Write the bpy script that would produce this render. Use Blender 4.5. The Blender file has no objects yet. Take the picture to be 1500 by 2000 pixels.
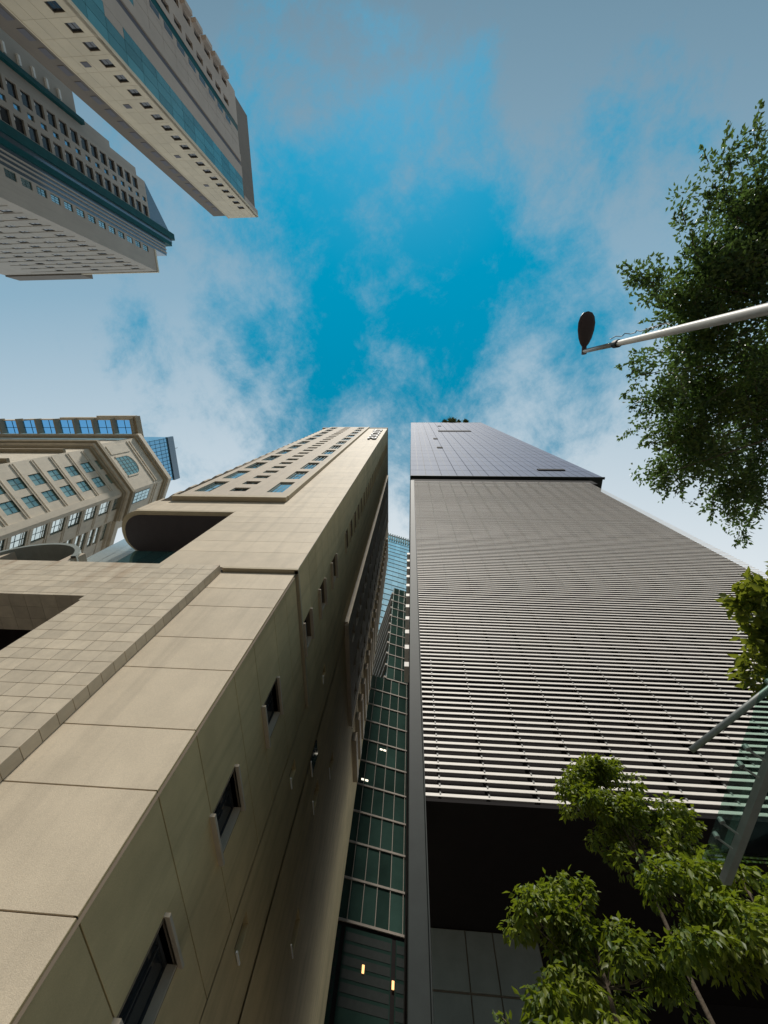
import bpy, math, random
import numpy as np
from mathutils import Vector, Matrix
random.seed(7); RNG = np.random.default_rng(7)
SC = bpy.context.scene
COL = SC.collection

# ------------------------------------------------------------------ camera
cd = bpy.data.cameras.new('camera'); cam = bpy.data.objects.new('camera', cd); COL.objects.link(cam)
cd.sensor_fit = 'VERTICAL'; cd.sensor_height = 24.0; cd.lens = 24.0 * 760.0 / 2000.0
cd.clip_start = 0.05; cd.clip_end = 6000
_z = Vector((53, 236, -760)).normalized()
_y = Vector((10, -2600, -760)); _y = (_y - _z * _y.dot(_z)).normalized()
_x = _y.cross(_z)
cam.matrix_world = Matrix((_x, _y, _z)).to_4x4()          # camera -> world, eye 1.6 m above the ground
SC.camera = cam
GROUND = -1.6

# ------------------------------------------------------------------ world, sun, exposure
SUN_AZ = Vector((-0.04, -0.99, 0)).normalized(); SUN_EL = math.radians(59)
w = bpy.data.worlds.new('World'); SC.world = w; w.use_nodes = True
nt = w.node_tree; N = nt.nodes; L = nt.links; N.clear()
def nd(t, **k):
    n = N.new(t)
    for a, b in k.items():
        if a == 'inp':
            for i, v in b.items(): n.inputs[i].default_value = v
        else: setattr(n, a, b)
    return n
out = nd('ShaderNodeOutputWorld'); bg = nd('ShaderNodeBackground'); bg.inputs[1].default_value = 0.10
L.new(bg.outputs[0], out.inputs[0])
sky = nd('ShaderNodeTexSky', sky_type='NISHITA', sun_disc=False, sun_elevation=SUN_EL,
         sun_rotation=math.atan2(SUN_AZ.x, SUN_AZ.y), altitude=0, air_density=1.0, dust_density=0.05, ozone_density=4.0)
hs = nd('ShaderNodeHueSaturation', inp={0: 0.452, 1: 1.42, 2: 1.5})
L.new(sky.outputs[0], hs.inputs[4])
geo = nd('ShaderNodeTexCoord')
sep = nd('ShaderNodeSeparateXYZ'); L.new(geo.outputs['Generated'], sep.inputs[0])
def mth(op, a, b=None, c=None, clamp=False):
    n = N.new('ShaderNodeMath'); n.operation = op; n.use_clamp = clamp
    for i, v in enumerate((a, b, c)):
        if v is None: continue
        if isinstance(v, (int, float)): n.inputs[i].default_value = v
        else: L.new(v, n.inputs[i])
    return n.outputs[0]
zz = mth('ADD', mth('MAXIMUM', sep.outputs[2], 0.0), 0.12)
ca = mth('DIVIDE', sep.outputs[0], zz); cb = mth('DIVIDE', sep.outputs[1], zz)   # cloud layer coordinates
cmb = nd('ShaderNodeCombineXYZ'); L.new(ca, cmb.inputs[0]); L.new(cb, cmb.inputs[1])
n1 = nd('ShaderNodeTexNoise', inp={'Scale': 2.6, 'Detail': 8.0, 'Roughness': 0.58, 'Distortion': 0.35})
n2 = nd('ShaderNodeTexNoise', inp={'Scale': 5.2, 'Detail': 10.0, 'Roughness': 0.7, 'Distortion': 0.15})
mp = nd('ShaderNodeMapping'); mp.inputs['Location'].default_value = (3.1, 1.7, 0.4); mp.inputs['Rotation'].default_value = (0, 0, 0.7)
L.new(cmb.outputs[0], mp.inputs[0]); L.new(mp.outputs[0], n1.inputs[0]); L.new(mp.outputs[0], n2.inputs[0])
da = mth('ADD', ca, 0.04); db = mth('ADD', cb, 0.16)
r2 = mth('SQRT', mth('ADD', mth('MULTIPLY', da, da), mth('MULTIPLY', mth('MULTIPLY', db, db), 1.5)))
fld = mth('ADD', mth('MULTIPLY', n1.outputs[0], 0.45), mth('MULTIPLY', n2.outputs[0], 1.05))
fld = mth('ADD', fld, mth('MULTIPLY', mth('MINIMUM', r2, 1.0), 0.95))
mr = nd('ShaderNodeMapRange', interpolation_type='SMOOTHSTEP', inp={1: 0.88, 2: 1.34, 3: 0.0, 4: 0.93})
L.new(fld, mr.inputs[0])
# cloud brightness: dim blue grey overhead and behind, bright towards the low sky in front
lowr = nd('ShaderNodeMapRange', interpolation_type='LINEAR', inp={1: -0.95, 2: 0.42, 3: 0.0, 4: 1.0}); L.new(cb, lowr.inputs[0])
ccol = nd('ShaderNodeValToRGB'); e_ = ccol.color_ramp.elements; e_[0].color = (1.0, 1.6, 2.15, 1); e_[1].color = (8.4, 8.9, 9.2, 1); m_ = e_.new(.55); m_.color = (3.0, 4.7, 6.0, 1)
L.new(lowr.outputs[0], ccol.inputs[0])
mix = nd('ShaderNodeMixRGB'); L.new(mr.outputs[0], mix.inputs[0]); L.new(hs.outputs[0], mix.inputs[1]); L.new(ccol.outputs[0], mix.inputs[2])
L.new(mix.outputs[0], bg.inputs[0])

sd = bpy.data.lights.new('sun', 'SUN'); sd.energy = 4.2; sd.angle = math.radians(5); sd.color = (1.0, 0.94, 0.85)
sun = bpy.data.objects.new('sun', sd); COL.objects.link(sun)
_d = SUN_AZ * math.cos(SUN_EL) + Vector((0, 0, math.sin(SUN_EL)))
sun.rotation_euler = _d.to_track_quat('Z', 'Y').to_euler(); sun.location = (30, -60, 80)
SC.view_settings.view_transform = 'Standard'; SC.view_settings.look = 'None'
SC.view_settings.gamma = 1.0; SC.view_settings.exposure = -0.08

# ------------------------------------------------------------------ materials
MAT = {}
def mat(name, col, rough=0.6, metal=0.0, var=0.12, scale=2.0, bump=0.0, bscale=40.0, spec=0.5, streak=0.0, obvar=0.0, leaf=None, fine=0.0, col2=None):
    m = bpy.data.materials.new(name); m.use_nodes = True; t = m.node_tree; ns = t.nodes; lk = t.links
    p = ns['Principled BSDF']; p.inputs['Roughness'].default_value = rough; p.inputs['Metallic'].default_value = metal
    p.inputs['Specular IOR Level'].default_value = spec
    tc = ns.new('ShaderNodeTexCoord'); ge = ns.new('ShaderNodeNewGeometry')
    no = ns.new('ShaderNodeTexNoise'); no.inputs['Scale'].default_value = scale; no.inputs['Detail'].default_value = 6
    no.inputs['Roughness'].default_value = 0.62
    lk.new(ge.outputs['Position'], no.inputs['Vector'])
    r = ns.new('ShaderNodeMapRange'); r.inputs[1].default_value = 0.3; r.inputs[2].default_value = 0.7
    r.inputs[3].default_value = 1 - var; r.inputs[4].default_value = 1 + var
    lk.new(no.outputs[0], r.inputs[0]); val = r.outputs[0]
    def mul(a, b):
        q = ns.new('ShaderNodeMath'); q.operation = 'MULTIPLY'; lk.new(a, q.inputs[0]); lk.new(b, q.inputs[1]); return q.outputs[0]
    def band(sc3, lo, hi, f0=0.35, f1=0.7):
        mp = ns.new('ShaderNodeMapping'); mp.inputs['Scale'].default_value = sc3; lk.new(ge.outputs['Position'], mp.inputs[0])
        n = ns.new('ShaderNodeTexNoise'); n.inputs['Scale'].default_value = 1; n.inputs['Detail'].default_value = 5; lk.new(mp.outputs[0], n.inputs[0])
        q = ns.new('ShaderNodeMapRange'); q.inputs[1].default_value = f0; q.inputs[2].default_value = f1; q.inputs[3].default_value = lo; q.inputs[4].default_value = hi
        lk.new(n.outputs[0], q.inputs[0]); return q.outputs[0]
    if streak: val = mul(val, band((1.7, 1.7, 0.09), 1.0, 1.0 - streak, 0.5, 0.75))
    if fine: val = mul(val, band((45, 45, 45), 1 - fine, 1 + fine, 0.3, 0.7))
    if obvar:
        oi = ns.new('ShaderNodeObjectInfo'); q = ns.new('ShaderNodeMapRange'); q.inputs[3].default_value = 1 - obvar; q.inputs[4].default_value = 1 + obvar
        lk.new(oi.outputs['Random'], q.inputs[0]); val = mul(val, q.outputs[0])
    mx = ns.new('ShaderNodeVectorMath'); mx.operation = 'SCALE'; mx.inputs[0].default_value = col; lk.new(val, mx.inputs['Scale'])
    if col2:                        # patches of fresh growth and single odd leaves
        n3 = ns.new('ShaderNodeTexNoise'); n3.inputs['Scale'].default_value = 0.8; n3.inputs['Detail'].default_value = 2; lk.new(ge.outputs['Position'], n3.inputs['Vector'])
        ad = ns.new('ShaderNodeMath'); ad.operation = 'MULTIPLY_ADD'; ad.inputs[1].default_value = .45; lk.new(ge.outputs['Random Per Island'], ad.inputs[0]); lk.new(n3.outputs[0], ad.inputs[2])
        q3 = ns.new('ShaderNodeMapRange'); q3.inputs[1].default_value = .55; q3.inputs[2].default_value = .95; lk.new(ad.outputs[0], q3.inputs[0])
        m3 = ns.new('ShaderNodeMixRGB'); m3.inputs[1].default_value = (*col, 1); m3.inputs[2].default_value = (*col2, 1); lk.new(q3.outputs[0], m3.inputs[0]); lk.new(m3.outputs[0], mx.inputs[0])
    lk.new(mx.outputs[0], p.inputs['Base Color'])
    if bump:
        bn = ns.new('ShaderNodeTexNoise'); bn.inputs['Scale'].default_value = bscale; bn.inputs['Detail'].default_value = 4
        lk.new(ge.outputs['Position'], bn.inputs['Vector'])
        bp = ns.new('ShaderNodeBump'); bp.inputs['Strength'].default_value = bump; bp.inputs['Distance'].default_value = 0.02
        lk.new(bn.outputs[0], bp.inputs['Height']); lk.new(bp.outputs[0], p.inputs['Normal'])
    if leaf:
        tr = ns.new('ShaderNodeBsdfTranslucent'); tr.inputs[0].default_value = (*leaf, 1)
        ms = ns.new('ShaderNodeMixShader'); ms.inputs[0].default_value = 0.35
        lk.new(p.outputs[0], ms.inputs[1]); lk.new(tr.outputs[0], ms.inputs[2]); lk.new(ms.outputs[0], ns['Material Output'].inputs[0])
    MAT[name] = m; return m
mat('plaster', (.50, .42, .325), .75, var=.07, scale=.7, bump=.25, bscale=60, streak=.13, fine=.05)
mat('panel', (.57, .475, .35), .7, var=.08, scale=.9, bump=.25, bscale=70, streak=.16, obvar=.06, fine=.09)
mat('alley_panel', (.60, .455, .235), .75, var=.12, scale=.6, bump=.3, bscale=60, streak=.22, obvar=.05, fine=.08)
mat('tile', (.54, .455, .34), .6, var=.10, scale=2.2, bump=.15, bscale=50, streak=.12, obvar=.10, fine=.06)
mat('joint', (.16, .125, .09), .9)
mat('trim', (.45, .37, .25), .7, var=.08)
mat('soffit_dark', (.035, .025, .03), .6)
mat('teal_frame', (.03, .09, .09), .5)
mat('dark_frame', (.035, .035, .035), .5)
mat('sky_glass', (.42, .58, .62), .06, metal=.85, var=.06, scale=.3, obvar=.18)
mat('teal_glass', (.10, .26, .26), .12, metal=.6, var=.1, scale=.3, obvar=.22)
mat('dark_glass', (.03, .035, .04), .06, metal=0, var=.2, spec=.6, obvar=.2)
mat('mint_glass', (.42, .60, .56), .08, metal=.6, var=.08, scale=.5, obvar=.12)
mat('pale_glass', (.80, .88, .86), .10, metal=.75, var=.04, obvar=.08)
mat('green_glass', (.045, .09, .075), .05, metal=.4, var=.3, scale=.2, obvar=.35)
mat('ice_glass', (.55, .78, .84), .1, metal=.5, var=.06, scale=.2, obvar=.1)
mat('blue_glass', (.20, .46, .66), .08, metal=.75, var=.08, scale=.2, obvar=.12)
mat('violet_glass', (.18, .215, .31), .65, spec=.1, metal=.0, var=.05, scale=.15, obvar=.02)
mat('alu', (.80, .735, .67), .55, metal=0, var=.05, scale=1.0, spec=.3)
mat('bracket_metal', (.34, .33, .31), .5)
mat('mullion', (.30, .29, .27), .5, metal=.3)
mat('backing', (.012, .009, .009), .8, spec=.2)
mat('dark_steel', (.014, .019, .017), .6, metal=.0, var=.2, spec=.3)
mat('grey_panel', (.22, .24, .22), .6, var=.10, obvar=.05, bump=.1)
mat('white_slab', (.8, .78, .74), .6)
mat('cream_tile', (.62, .53, .38), .6, var=.07, scale=.3, obvar=.05)
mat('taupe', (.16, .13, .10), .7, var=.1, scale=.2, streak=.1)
mat('rose_beige', (.42, .35, .29), .7, var=.07, scale=.2, streak=.08)
mat('grey_strip', (.10, .095, .11), .6)
mat('warm_grey', (.40, .355, .30), .7, var=.07, scale=.15, streak=.1)
mat('teal_panel', (.006, .07, .075), .55, metal=.0, var=.2, scale=.4, spec=.15)
mat('slate_glass', (.16, .21, .25), .15, metal=.6, var=.1)
mat('limestone', (.68, .60, .48), .7, var=.09, scale=.8, bump=.15, streak=.12, obvar=.04)
mat('limestone_dark', (.36, .30, .21), .75, var=.1, scale=.8, streak=.1)
mat('bark', (.10, .075, .05), .9, var=.3, scale=8, bump=.5, bscale=25)
mat('leaf_ficus', (.035, .075, .028), .42, var=.4, scale=1.1, col2=(.12, .15, .022), leaf=(.13, .22, .045))
mat('leaf_bright', (.055, .095, .014), .5, var=.4, scale=1.3, col2=(.17, .19, .016), leaf=(.26, .33, .018), obvar=.1)
mat('leaf_young', (.07, .11, .02), .42, var=.4, scale=3, col2=(.16, .17, .02), leaf=(.28, .32, .03))
mat('palm_leaf', (.16, .19, .05), .5, var=.3)
mat('pole_paint', (.26, .245, .21), .55, var=.1, scale=6, streak=.1)
mat('lamp_housing', (.05, .03, .03), .5)
mat('rail_metal', (.32, .28, .24), .5)
mat('steel', (.22, .23, .22), .5, metal=.3, var=.12, scale=5)
mat('asphalt', (.055, .055, .055), .9, var=.2, scale=3, bump=.3)
mat('paving', (.15, .14, .125), .85, var=.12, scale=2)
mat('line_paint', (.75, .75, .72), .7)
mat('letter', (.02, .02, .025), .5)
def clear_glass(name, col, gloss):
    m = bpy.data.materials.new(name); m.use_nodes = True; t = m.node_tree; ns = t.nodes; ns.remove(ns['Principled BSDF'])
    tr = ns.new('ShaderNodeBsdfTransparent'); tr.inputs[0].default_value = (*col, 1)
    gl = ns.new('ShaderNodeBsdfGlossy'); gl.inputs['Roughness'].default_value = 0.03
    fr = ns.new('ShaderNodeLayerWeight'); fr.inputs[0].default_value = gloss
    mx = ns.new('ShaderNodeMixShader'); t.links.new(fr.outputs[0], mx.inputs[0]); t.links.new(tr.outputs[0], mx.inputs[1]); t.links.new(gl.outputs[0], mx.inputs[2])
    t.links.new(mx.outputs[0], ns['Material Output'].inputs[0]); MAT[name] = m
clear_glass('canopy_glass', (.70, .84, .79), .12)
clear_glass('skylight_glass', (.45, .72, .92), .10)
def emit(name, col, s):
    m = bpy.data.materials.new(name); m.use_nodes = True; p = m.node_tree.nodes['Principled BSDF']
    p.inputs['Base Color'].default_value = (*col, 1); p.inputs['Emission Color'].default_value = (*col, 1); p.inputs['Emission Strength'].default_value = s; MAT[name] = m
emit('warm_lamp', (1.0, .55, .22), 1.6); emit('office_lamp', (1.0, .92, .75), 1.6)

def rust(m, z0, z1):            # rusty run-off stains below the coping of the tile block
    t = MAT[m].node_tree; ns = t.nodes; lk = t.links; p = ns['Principled BSDF']; src = p.inputs['Base Color'].links[0].from_socket
    ge = ns.new('ShaderNodeNewGeometry'); mp = ns.new('ShaderNodeMapping'); mp.inputs['Scale'].default_value = (1.1, 1.1, .28); lk.new(ge.outputs['Position'], mp.inputs[0])
    no = ns.new('ShaderNodeTexNoise'); no.inputs['Scale'].default_value = 1.0; no.inputs['Detail'].default_value = 7; lk.new(mp.outputs[0], no.inputs[0])
    a = ns.new('ShaderNodeMapRange'); a.inputs[1].default_value = .5; a.inputs[2].default_value = .68; lk.new(no.outputs[0], a.inputs[0])
    sp = ns.new('ShaderNodeSeparateXYZ'); lk.new(ge.outputs['Position'], sp.inputs[0])
    b = ns.new('ShaderNodeMapRange'); b.inputs[1].default_value = z0; b.inputs[2].default_value = z1; lk.new(sp.outputs[2], b.inputs[0])
    q = ns.new('ShaderNodeMath'); q.operation = 'MULTIPLY'; lk.new(a.outputs[0], q.inputs[0]); lk.new(b.outputs[0], q.inputs[1])
    q2 = ns.new('ShaderNodeMath'); q2.operation = 'MULTIPLY'; q2.inputs[1].default_value = .75; lk.new(q.outputs[0], q2.inputs[0])
    mx = ns.new('ShaderNodeMixRGB'); mx.inputs[2].default_value = (.30, .17, .08, 1); lk.new(q2.outputs[0], mx.inputs[0]); lk.new(src, mx.inputs[1]); lk.new(mx.outputs[0], p.inputs['Base Color'])
rust('tile', 14.8, 18.0)

# ------------------------------------------------------------------ mesh helpers
class MB:
    def __init__(s): s.v = []; s.f = []
    def add(s, vs, fs):
        o = len(s.v); s.v += [tuple(v) for v in vs]; s.f += [tuple(i + o for i in f) for f in fs]; return s
    def quad(s, a, b, c, d): return s.add([a, b, c, d], [(0, 1, 2, 3)])
    def box(s, x0, x1, y0, y1, z0, z1):
        vs = [(x0, y0, z0), (x1, y0, z0), (x1, y1, z0), (x0, y1, z0), (x0, y0, z1), (x1, y0, z1), (x1, y1, z1), (x0, y1, z1)]
        return s.add(vs, [(3, 2, 1, 0), (4, 5, 6, 7), (0, 1, 5, 4), (1, 2, 6, 5), (2, 3, 7, 6), (3, 0, 4, 7)])
    def prism(s, poly, z0, z1):
        n = len(poly)
        vs = [(x, y, z0) for x, y in poly] + [(x, y, z1) for x, y in poly]
        return s.add(vs, [tuple(range(n))[::-1], tuple(range(n, 2 * n))] + [(i, (i + 1) % n, n + (i + 1) % n, n + i) for i in range(n)])
    def tube(s, pts, rs, n=10, cap=True):
        pts = [Vector(p) for p in pts]; o = len(s.v)
        for i, p in enumerate(pts):
            d = (pts[min(i + 1, len(pts) - 1)] - pts[max(i - 1, 0)]).normalized()
            a = d.orthogonal().normalized() if i == 0 else (a - d * a.dot(d)).normalized()
            b = d.cross(a)
            for k in range(n):
                t = 2 * math.pi * k / n; s.v.append(tuple(p + (a * math.cos(t) + b * math.sin(t)) * rs[i]))
        for i in range(len(pts) - 1):
            for k in range(n):
                s.f.append((o + i * n + k, o + i * n + (k + 1) % n, o + (i + 1) * n + (k + 1) % n, o + (i + 1) * n + k))
        if cap:
            s.f.append(tuple(o + k for k in range(n))[::-1]); s.f.append(tuple(o + (len(pts) - 1) * n + k for k in range(n)))
        return s
    def mesh(s, name, m, smooth=False):
        me = bpy.data.meshes.new(name); me.from_pydata(s.v, [], s.f); me.materials.append(MAT[m])
        if smooth: me.polygons.foreach_set('use_smooth', [True] * len(me.polygons))
        me.update(); return me
    def build(s, name, m, parent=None, smooth=False): return link(name, s.mesh(name, m, smooth), parent)

def link(name, me, parent=None, M=None):
    o = bpy.data.objects.new(name, me); COL.objects.link(o)
    W = M if M is not None else Matrix()
    if parent is not None:
        o.parent = parent; o.matrix_parent_inverse = PINV[parent.name]
    o.matrix_basis = W
    if parent is None or True: PINV[o.name] = (W.inverted() if parent is None else CHAIN(parent, W))
    return o
PINV = {}
def CHAIN(parent, W):           # world matrix of a child equals its basis because of the parent inverse
    return W.inverted()
def thing(name, label, cat, loc, group=None):
    o = bpy.data.objects.new(name, None); COL.objects.link(o); o.location = loc; o.empty_display_size = 0.5
    PINV[o.name] = Matrix.Translation(loc).inverted()
    o['label'] = label; o['category'] = cat
    if group: o['group'] = group
    return o
def struct(name, mb, m):
    o = mb.build(name, m); o['kind'] = 'structure'; return o

class Face:
    """A vertical facade frame: u along U, h up, d outward."""
    def __init__(s, O, U):
        s.O = Vector(O); s.U = Vector((U[0], U[1], 0)).normalized(); s.N = s.U.cross(Vector((0, 0, 1)))
        s.R = Matrix((s.U, -s.N, Vector((0, 0, 1)))).transposed().to_4x4()
    def p(s, u, h, d=0.0): return s.O + s.U * u + s.N * d + Vector((0, 0, h))
    def M(s, u, h, d=0.0): return Matrix.Translation(s.p(u, h, d)) @ s.R
    def box(s, mb, u0, u1, h0, h1, d0, d1):
        q = [s.p(u, h, d) for h in (h0, h1) for (u, d) in ((u0, d1), (u1, d1), (u1, d0), (u0, d0))]
        return mb.add(q, [(3, 2, 1, 0), (4, 5, 6, 7), (0, 1, 5, 4), (1, 2, 6, 5), (2, 3, 7, 6), (3, 0, 4, 7)])
    def wall(s, mb, u0, u1, h0, h1, holes, d=0.0, depth=0.3):
        us = sorted({u0, u1} | {x for a in holes for x in a[:2] if u0 < x < u1}); hs_ = sorted({h0, h1} | {x for a in holes for x in a[2:] if h0 < x < h1})
        for i in range(len(us) - 1):
            for j in range(len(hs_) - 1):
                cu = (us[i] + us[i + 1]) / 2; ch = (hs_[j] + hs_[j + 1]) / 2
                if any(a[0] < cu < a[1] and a[2] < ch < a[3] for a in holes): continue
                mb.quad(s.p(us[i], hs_[j], d), s.p(us[i + 1], hs_[j], d), s.p(us[i + 1], hs_[j + 1], d), s.p(us[i], hs_[j + 1], d))
        for a, b, c, e in holes:
            D = d - depth
            mb.quad(s.p(a, c, d), s.p(b, c, d), s.p(b, c, D), s.p(a, c, D)); mb.quad(s.p(a, e, D), s.p(b, e, D), s.p(b, e, d), s.p(a, e, d))
            mb.quad(s.p(a, c, D), s.p(a, e, D), s.p(a, e, d), s.p(a, c, d)); mb.quad(s.p(b, c, d), s.p(b, e, d), s.p(b, e, D), s.p(b, c, D))
        return mb
CACHE = {}
def boxmesh(su, sh, sd, m, bev=0.0):
    """box su wide, sh high, sd thick, origin at lower left back, outward = -Y local"""
    k = ('b', round(su, 3), round(sh, 3), round(sd, 3), m, bev)
    if k not in CACHE:
        mb = MB(); b = bev
        if b:
            o = [(0, 0, 0), (su, 0, 0), (su, 0, sh), (0, 0, sh)]; e = [(0, -(sd - b), 0), (su, -(sd - b), 0), (su, -(sd - b), sh), (0, -(sd - b), sh)]
            f = [(b, -sd, b), (su - b, -sd, b), (su - b, -sd, sh - b), (b, -sd, sh - b)]
            fs = [(8, 9, 10, 11)]
            for i in range(4):
                j = (i + 1) % 4; fs += [(i, j, 4 + j, 4 + i), (4 + i, 4 + j, 8 + j, 8 + i)]
            mb.add(o + e + f, fs)
        else: mb.box(0, su, -sd, 0, 0, sh)
        CACHE[k] = mb.mesh('slab', m)
    return CACHE[k]
def slab(name, face, u0, u1, h0, h1, d0, d1, m, parent, bev=0.0):
    return link(name, boxmesh(u1 - u0, h1 - h0, d1 - d0, m, bev), parent, face.M(u0, h0, d0))
def window(face, u0, u1, h0, h1, d, parent, fm, gm, nu=1, nh=1, fr=0.07, name='window', fd=0.06):
    su, sh = u1 - u0, h1 - h0; k = ('w', round(su, 3), round(sh, 3), fm, gm, nu, nh, fr)
    if k not in CACHE:
        a = MB(); a.box(0, fr, -fd, 0, 0, sh); a.box(su - fr, su, -fd, 0, 0, sh); a.box(fr, su - fr, -fd, 0, 0, fr); a.box(fr, su - fr, -fd, 0, sh - fr, sh)
        t = fr * .7
        for i in range(1, nu): x = su * i / nu; a.box(x - t / 2, x + t / 2, -fd * .9, 0, fr, sh - fr)
        for j in range(1, nh): z = sh * j / nh; a.box(fr, su - fr, -fd * .8, 0, z - t / 2, z + t / 2)
        b = MB().quad((fr * .5, -.02, fr * .5), (su - fr * .5, -.02, fr * .5), (su - fr * .5, -.02, sh - fr * .5), (fr * .5, -.02, sh - fr * .5))
        CACHE[k] = (a.mesh('window', fm), b.mesh('pane', gm))
    A, B = CACHE[k]
    o = link(name, A, parent, face.M(u0, h0, d)); link('pane', B, o, face.M(u0, h0, d) @ tilt())
    return o
def tilt():                     # panes never sit perfectly true
    return Matrix.Rotation(random.gauss(0, .006), 4, 'X') @ Matrix.Rotation(random.gauss(0, .006), 4, 'Z')

# ------------------------------------------------------------------ ground
struct('ground', MB().quad((-3000, -3000, GROUND), (3000, -3000, GROUND), (3000, 3000, GROUND), (-3000, 3000, GROUND)), 'paving')
struct('road', MB().quad((-300, -22, GROUND + .004), (300, -22, GROUND + .004), (300, -5, GROUND + .004), (-300, -5, GROUND + .004)), 'asphalt')
struct('pavement', MB().box(-300, 300, -5, 8.2, GROUND - .05, GROUND + .13), 'paving')
mk = MB()
for i in range(-20, 20): mk.box(i * 9, i * 9 + 4, -13.6, -13.45, GROUND + .005, GROUND + .009)
struct('road_marking', mk, 'line_paint')

# ================================================================== beige tower (left)
BT = thing('beige_tower', 'tall beige panelled tower left of the narrow alley, with dark letters near its roof', 'building', (-14, 25, GROUND))
F = Face((0, 9, 0), (1, 0)); XC = -5.85
A = Face((XC, 0, 0), (0, 1))
jl = [-1.6, 1.9, 4.2, 6.55, 8.3, 10.75, 12.5, 14.8, 16.45, 18.15]                 # joints below the ledge
ju = [18.5, 20.6, 22.3, 24.1, 25.9, 27.2, 28.6, 30.0, 31.2] + [31.2 + 1.86 * i for i in range(1, 38)]
g = .014
# front, lower part
wb = MB(); F.wall(wb, -10.2, XC - .001, GROUND, 18.3, [], d=-.19); A.wall(wb, 9.14, 17.7, GROUND, 18.3, [h for h in [(12.45, 14.4, a, b) for a, b in ((4.2, 5.85), (8.28, 9.9), (12.6, 14.3))]], d=-.15, depth=.3)
wb.build('backing_wall', 'joint', BT)
for a, b in zip(jl[:-1], jl[1:]): slab('panel', F, -9.98, XC - .083, a + g, b - g, -.19, -.12, 'panel', BT, .006)
# front, upper part
ub = MB(); F.wall(ub, -13.7, XC, 18.3, 28.6, [], d=-.05); F.wall(ub, -10.6, XC, 28.6, 101, [], d=-.05); ub.build('backing_wall', 'joint', BT)
for i, (a, b) in enumerate(zip(ju[:-1], ju[1:])):
    x0 = -13.7 if b < 28.7 else (-22.0 if b < 31.5 else -10.55)
    slab('panel', F, x0, XC - .003, a + .007, b - .007, -.05, 0, 'panel', BT, .006)
slab('ledge', F, -9.9, XC + .05, 18.3, 18.48, -.19, .06, 'trim', BT)
slab('ledge', A, 9.0, 17.9, 18.3, 18.48, -.15, .06, 'trim', BT)
# body mass (roof, back, far sides)
mb = MB(); mb.box(-22.2, XC - .6, 10.5, 45.4, 28.7, 100.9); mb.box(-13.6, XC - .6, 10.2, 45.4, GROUND, 28.69); mb.build('body', 'plaster', BT)
# alley wall
fins = [(4.2, 5.85), (8.28, 9.9), (12.6, 14.3), (18.6, 20.2), (22.5, 24.15), (26.6, 28.4)]
ups = [(33.3 + 2.85 * i, 34.85 + 2.85 * i) for i in range(23)]
W0, W1 = 12.45, 14.4
holes = [(W0, W1, a, b) for a, b in fins + ups]
def rows_with_holes(face, js, u0, u1, holes, m, parent, d0, d1):
    for a, b in zip(js[:-1], js[1:]):
        hh = sorted([h for h in holes if h[3] > a and h[2] < b], key=lambda h: h[2])
        if not hh: slab('panel', face, u0, u1, a + g, b - g, d0, d1, m, parent, .006); continue
        slab('panel', face, u0, hh[0][0] - .003, a + g, b - g, d0, d1, m, parent, .006)
        slab('panel', face, hh[0][1] + .003, u1, a + g, b - g, d0, d1, m, parent, .006)
        z = a + g
        for h in hh:
            if h[2] - .003 - z > .04: slab('panel', face, hh[0][0], hh[0][1], z, h[2] - .003, d0, d1, m, parent)
            z = max(z, h[3] + .003)
        if b - g - z > .04: slab('panel', face, hh[0][0], hh[0][1], z, b - g, d0, d1, m, parent)
rows_with_holes(A, jl, 9.123, 17.7, holes, 'alley_panel', BT, -.15, -.08)
rows_with_holes(A, ju, 9.05, 17.7, holes, 'alley_panel', BT, -.05, 0)
ab = MB(); A.wall(ab, 9.05, 17.7, 18.3, 101, holes, d=-.045, depth=.35); ab.build('backing_wall', 'joint', BT)
for i, (a, b) in enumerate(fins + ups):
    D = -.36 if a > 18 else -.4
    window(A, W0, W1, a, b, D + .02, BT, 'dark_frame', 'dark_glass', 2, 1, .08)
    if i < 6:
        s0 = -.08 if a < 18 else 0
        slab('sill', A, W0 - .12, W1 + .12, a - .10, a, s0 - .02, s0 + .17, 'plaster', BT, .008)
        slab('hood', A, W0 - .05, W1 + .12, b, b + .09, s0 - .02, s0 + .16, 'plaster', BT, .008)
        slab('jamb', A, W1 - .06, W1, a, b, D + .05, s0 + .02, 'plaster', BT)
    else:
        slab('sill', A, W0 - .05, W1 + .05, a - .09, a, 0, .10, 'trim', BT)
sm = [(18.7, 19.5, 8.15, 9.2), (18.7, 19.5, 14.6, 15.6), (18.8, 19.55, 22.2, 23.3), (21.6, 23.05, 18.1, 19.65), (24.7, 25.9, 17.8, 19.3), (27.5, 28.7, 12.4, 13.9), (27.5, 28.7, 22.4, 23.9)]
far = MB(); A.wall(far, 17.7, 21.8, GROUND, 101, [h for h in sm if h[1] < 21.7], d=-.06, depth=.4); far.build('wall', 'alley_panel', BT)
far = MB(); A.wall(far, 21.8, 45.5, GROUND, 101, [h for h in sm if h[0] > 21.5 and h[0] > 21.8] , d=0, depth=.4)
A.wall(far, 21.78, 21.81, GROUND, 101, [], d=-.03); far.build('wall', 'alley_panel', BT)
for h in sm:
    if h[0] == 21.6: slab('window_recess', A, 21.82, h[1], h[2], h[3], .0, .012, 'dark_glass', BT)
    else: window(A, h[0], h[1], h[2], h[3], -.35, BT, 'dark_frame', 'dark_glass', 1, 1, .06)
    slab('sill', A, h[0] + .1 if h[0] != 21.6 else 21.85, h[1] + .04, h[2] - .06, h[2], 0, .06, 'white_slab', BT)
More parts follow.
